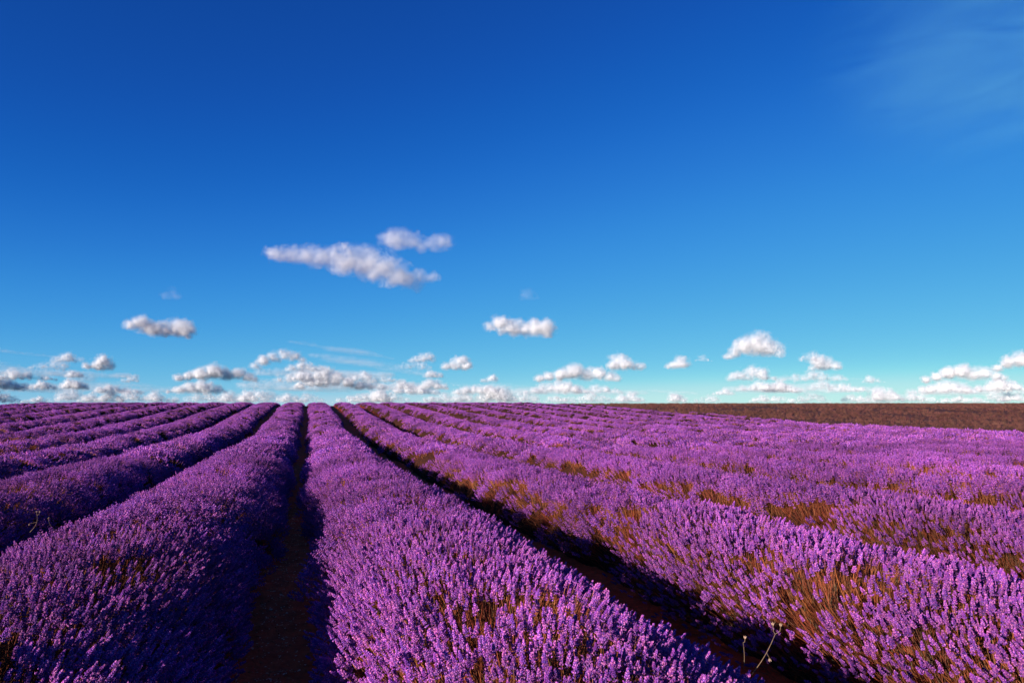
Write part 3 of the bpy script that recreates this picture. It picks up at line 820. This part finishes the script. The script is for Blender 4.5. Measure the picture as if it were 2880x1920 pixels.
# the row of small heaps that peeps over the skyline
LOW = [(-44, 4, 900), (186, 236, 904), (495, 548, 899), (655, 700, 901), (845, 895, 902), (1030, 1062, 902), (1320, 1400, 903), (2255, 2296, 903), (-20, 40, 905), (50, 100, 908), (118, 205, 900), (228, 280, 908), (278, 345, 898), (340, 405, 896), (430, 500, 902), (540, 575, 905), (560, 662, 898), (690, 740, 908), (770, 860, 905), (880, 940, 906),
       (970, 1042, 898), (1055, 1110, 904), (1108, 1180, 896), (1170, 1230, 898), (1260, 1330, 906), (1400, 1476, 900), (1545, 1570, 912), (1600, 1645, 910), (1730, 1822, 904), (1830, 1900, 908), (1940, 2010, 906), (2000, 2075, 900), (2080, 2150, 902), (2160, 2260, 906)]
TENS = ['', '', 'twenty', 'thirty', 'forty']
def ordinal(n):
    if n < 14: return ORD[n]
    if n < 19: return ['fifteenth', 'sixteenth', 'seventeenth', 'eighteenth', 'nineteenth'][n - 14]
    n += 1
    return {20: 'twentieth', 30: 'thirtieth', 40: 'fortieth'}[n] if n % 10 == 0 else TENS[n // 10] + '-' + ORD[n % 10 - 1]
for i, (a0, a1, yt) in enumerate(sorted(LOW)):
    cloud('small heap cloud peeping over the skyline, ' + ordinal(i) + ' from the left in the lowest line', cum(a0 - 6, a1 + 6, yt - 8 + (i * 7 % 5) * 3, 926, 60 + i), dens=[1.1, .55, .9, .4, .75][i % 5], flake=1.6, amp=.9, fine=8, seed=60 + i, group='low line of heap clouds on the skyline')
# broad pale sheets low behind the heaps (called below)
def streak(label, x0, y0, x1, y1, w0, w1, dens, seed, amp=1.5):
    n = int(math.hypot(x1 - x0, y1 - y0) / (max(w0, w1) * .8)) + 2
    bl = [(x0 + (x1 - x0) * i / n, y0 + (y1 - y0) * i / n, w0 + (w1 - w0) * math.sin(math.pi * min(1, .15 + .85 * i / n))) for i in range(n + 1)]
    return cloud(label, bl, far=1.5, dens=dens * 3.2, flake=1.0, amp=amp, fine=14, seed=seed, stretch=(5, .9), depth=.4, soft=1.0, name='cirrus_cloud')
streak('upper thin white streak slanting down to the right above the centre bank', 668, 787, 905, 822, 4, 9, .55, 90)
streak('lower broad faint streak slanting behind the centre cluster', 720, 818, 1000, 862, 5, 13, .45, 91)
streak('thin white streak slanting in from the upper left edge of the cloud belt', -20, 806, 190, 826, 9, 5, .55, 92)
streak('broad faint streak at the left edge behind the left cluster', -30, 836, 210, 870, 14, 8, .45, 93)
streak('faint level streak low in the sky left of the small right puff', 1490, 896, 1600, 904, 3, 5, .6, 94)
streak('faint level streak crossing the right hand cluster', 1700, 868, 1990, 872, 4, 7, .45, 95)
streak('faint level streak below the left billowing bank', 200, 880, 420, 890, 4, 7, .4, 96)
streak('faint level streak right of the centre cluster', 1040, 884, 1260, 890, 4, 7, .4, 97)

# the wide thin veil in the upper right corner of the sky: a flat body of very thin vapour
def veil(label, cx, cyv, wx, wy, R, dens, name='cirrus_cloud'):
    bm = bmesh.new(); bmesh.ops.create_icosphere(bm, subdivisions=5, radius=1)
    me = bpy.data.meshes.new(name)
    ctr = CAMM @ (Vector(((cx - 1176) / 1568, (784 - cyv) / 1568, -1)) * R)
    k = R / 1568
    d = (ctr - cam.location).normalized(); r = Vector((d.y, -d.x, 0)).normalized(); u = r.cross(d)
    M = Matrix(((r.x, d.x, u.x), (r.y, d.y, u.y), (r.z, d.z, u.z)))
    for v in bm.verts:
        q = v.co * 1.0
        v.co = Vector((q.x * wx * k, q.y * 150 * k, q.z * wy * k))
    bm.to_mesh(me); bm.free()
    m, n, l, out = new_mat('thin_vapour')
    tc = n.new('ShaderNodeTexCoord')
    mp = n.new('ShaderNodeMapping'); mp.inputs['Scale'].default_value = (1 / (wx * k), 1 / (150 * k), 1 / (wy * k))
    l.new(tc.outputs['Object'], mp.inputs[0])
    ln = n.new('ShaderNodeVectorMath'); ln.operation = 'LENGTH'; l.new(mp.outputs[0], ln.inputs[0])
    fo = n.new('ShaderNodeMapRange'); fo.interpolation_type = 'SMOOTHERSTEP'
    fo.inputs[1].default_value = 1.0; fo.inputs[2].default_value = .1; fo.inputs[3].default_value = 0; fo.inputs[4].default_value = 1
    l.new(ln.outputs['Value'], fo.inputs[0])
    m2 = n.new('ShaderNodeMapping'); m2.inputs['Scale'].default_value = (1.5, 1.2, 3.0); m2.inputs['Rotation'].default_value = (0, .35, 0)
    l.new(mp.outputs[0], m2.inputs[0])
    no = n.new('ShaderNodeTexNoise'); no.inputs['Scale'].default_value = 1; no.inputs['Detail'].default_value = 5; no.inputs['Roughness'].default_value = .55; no.inputs['Distortion'].default_value = 1.6
    l.new(m2.outputs[0], no.inputs['Vector'])
    nr = n.new('ShaderNodeMapRange'); nr.inputs[1].default_value = .36; nr.inputs[2].default_value = .72; l.new(no.outputs['Fac'], nr.inputs[0])
    mu = n.new('ShaderNodeMath'); mu.operation = 'MULTIPLY'; l.new(fo.outputs[0], mu.inputs[0]); l.new(nr.outputs[0], mu.inputs[1])
    m3 = n.new('ShaderNodeMath'); m3.operation = 'MULTIPLY'; l.new(mu.outputs[0], m3.inputs[0]); m3.inputs[1].default_value = dens / (300 * k)
    pv = n.new('ShaderNodeVolumePrincipled'); pv.inputs['Color'].default_value = (.22, .72, 1, 1); l.new(m3.outputs[0], pv.inputs['Density'])
    l.new(pv.outputs[0], out.inputs['Volume'])
    me.materials.append(m)
    o = obj(name, me, label=label, cat='cloud', loc=ctr)
    o.rotation_euler = M.to_euler()
    return o
for q, (a0, a1, yy, ww) in enumerate([(-40, 420, 893, 9), (560, 1010, 888, 12), (600, 900, 858, 10), (1150, 1480, 898, 9), (1660, 2010, 893, 9), (2080, 2400, 898, 9), (-40, 300, 858, 9)]):
    streak(['broad pale sheet low at the left edge, behind the bright heaps', 'broad pale sheet low behind the long central bank', 'pale sheet behind the arch of puffs left of centre', 'broad pale sheet low behind the flat bank right of centre',
            'broad pale sheet low behind the right hand cluster', 'broad pale sheet low behind the far right banks', 'higher pale sheet behind the far left cluster'][q], a0, yy, a1, yy + 3, ww * .8, ww * 1.3, .95, 130 + q, amp=1.3)
veil('wide thin veil of high cloud in the upper right corner of the sky', 2400, 60, 620, 430, 4000, 1.7)
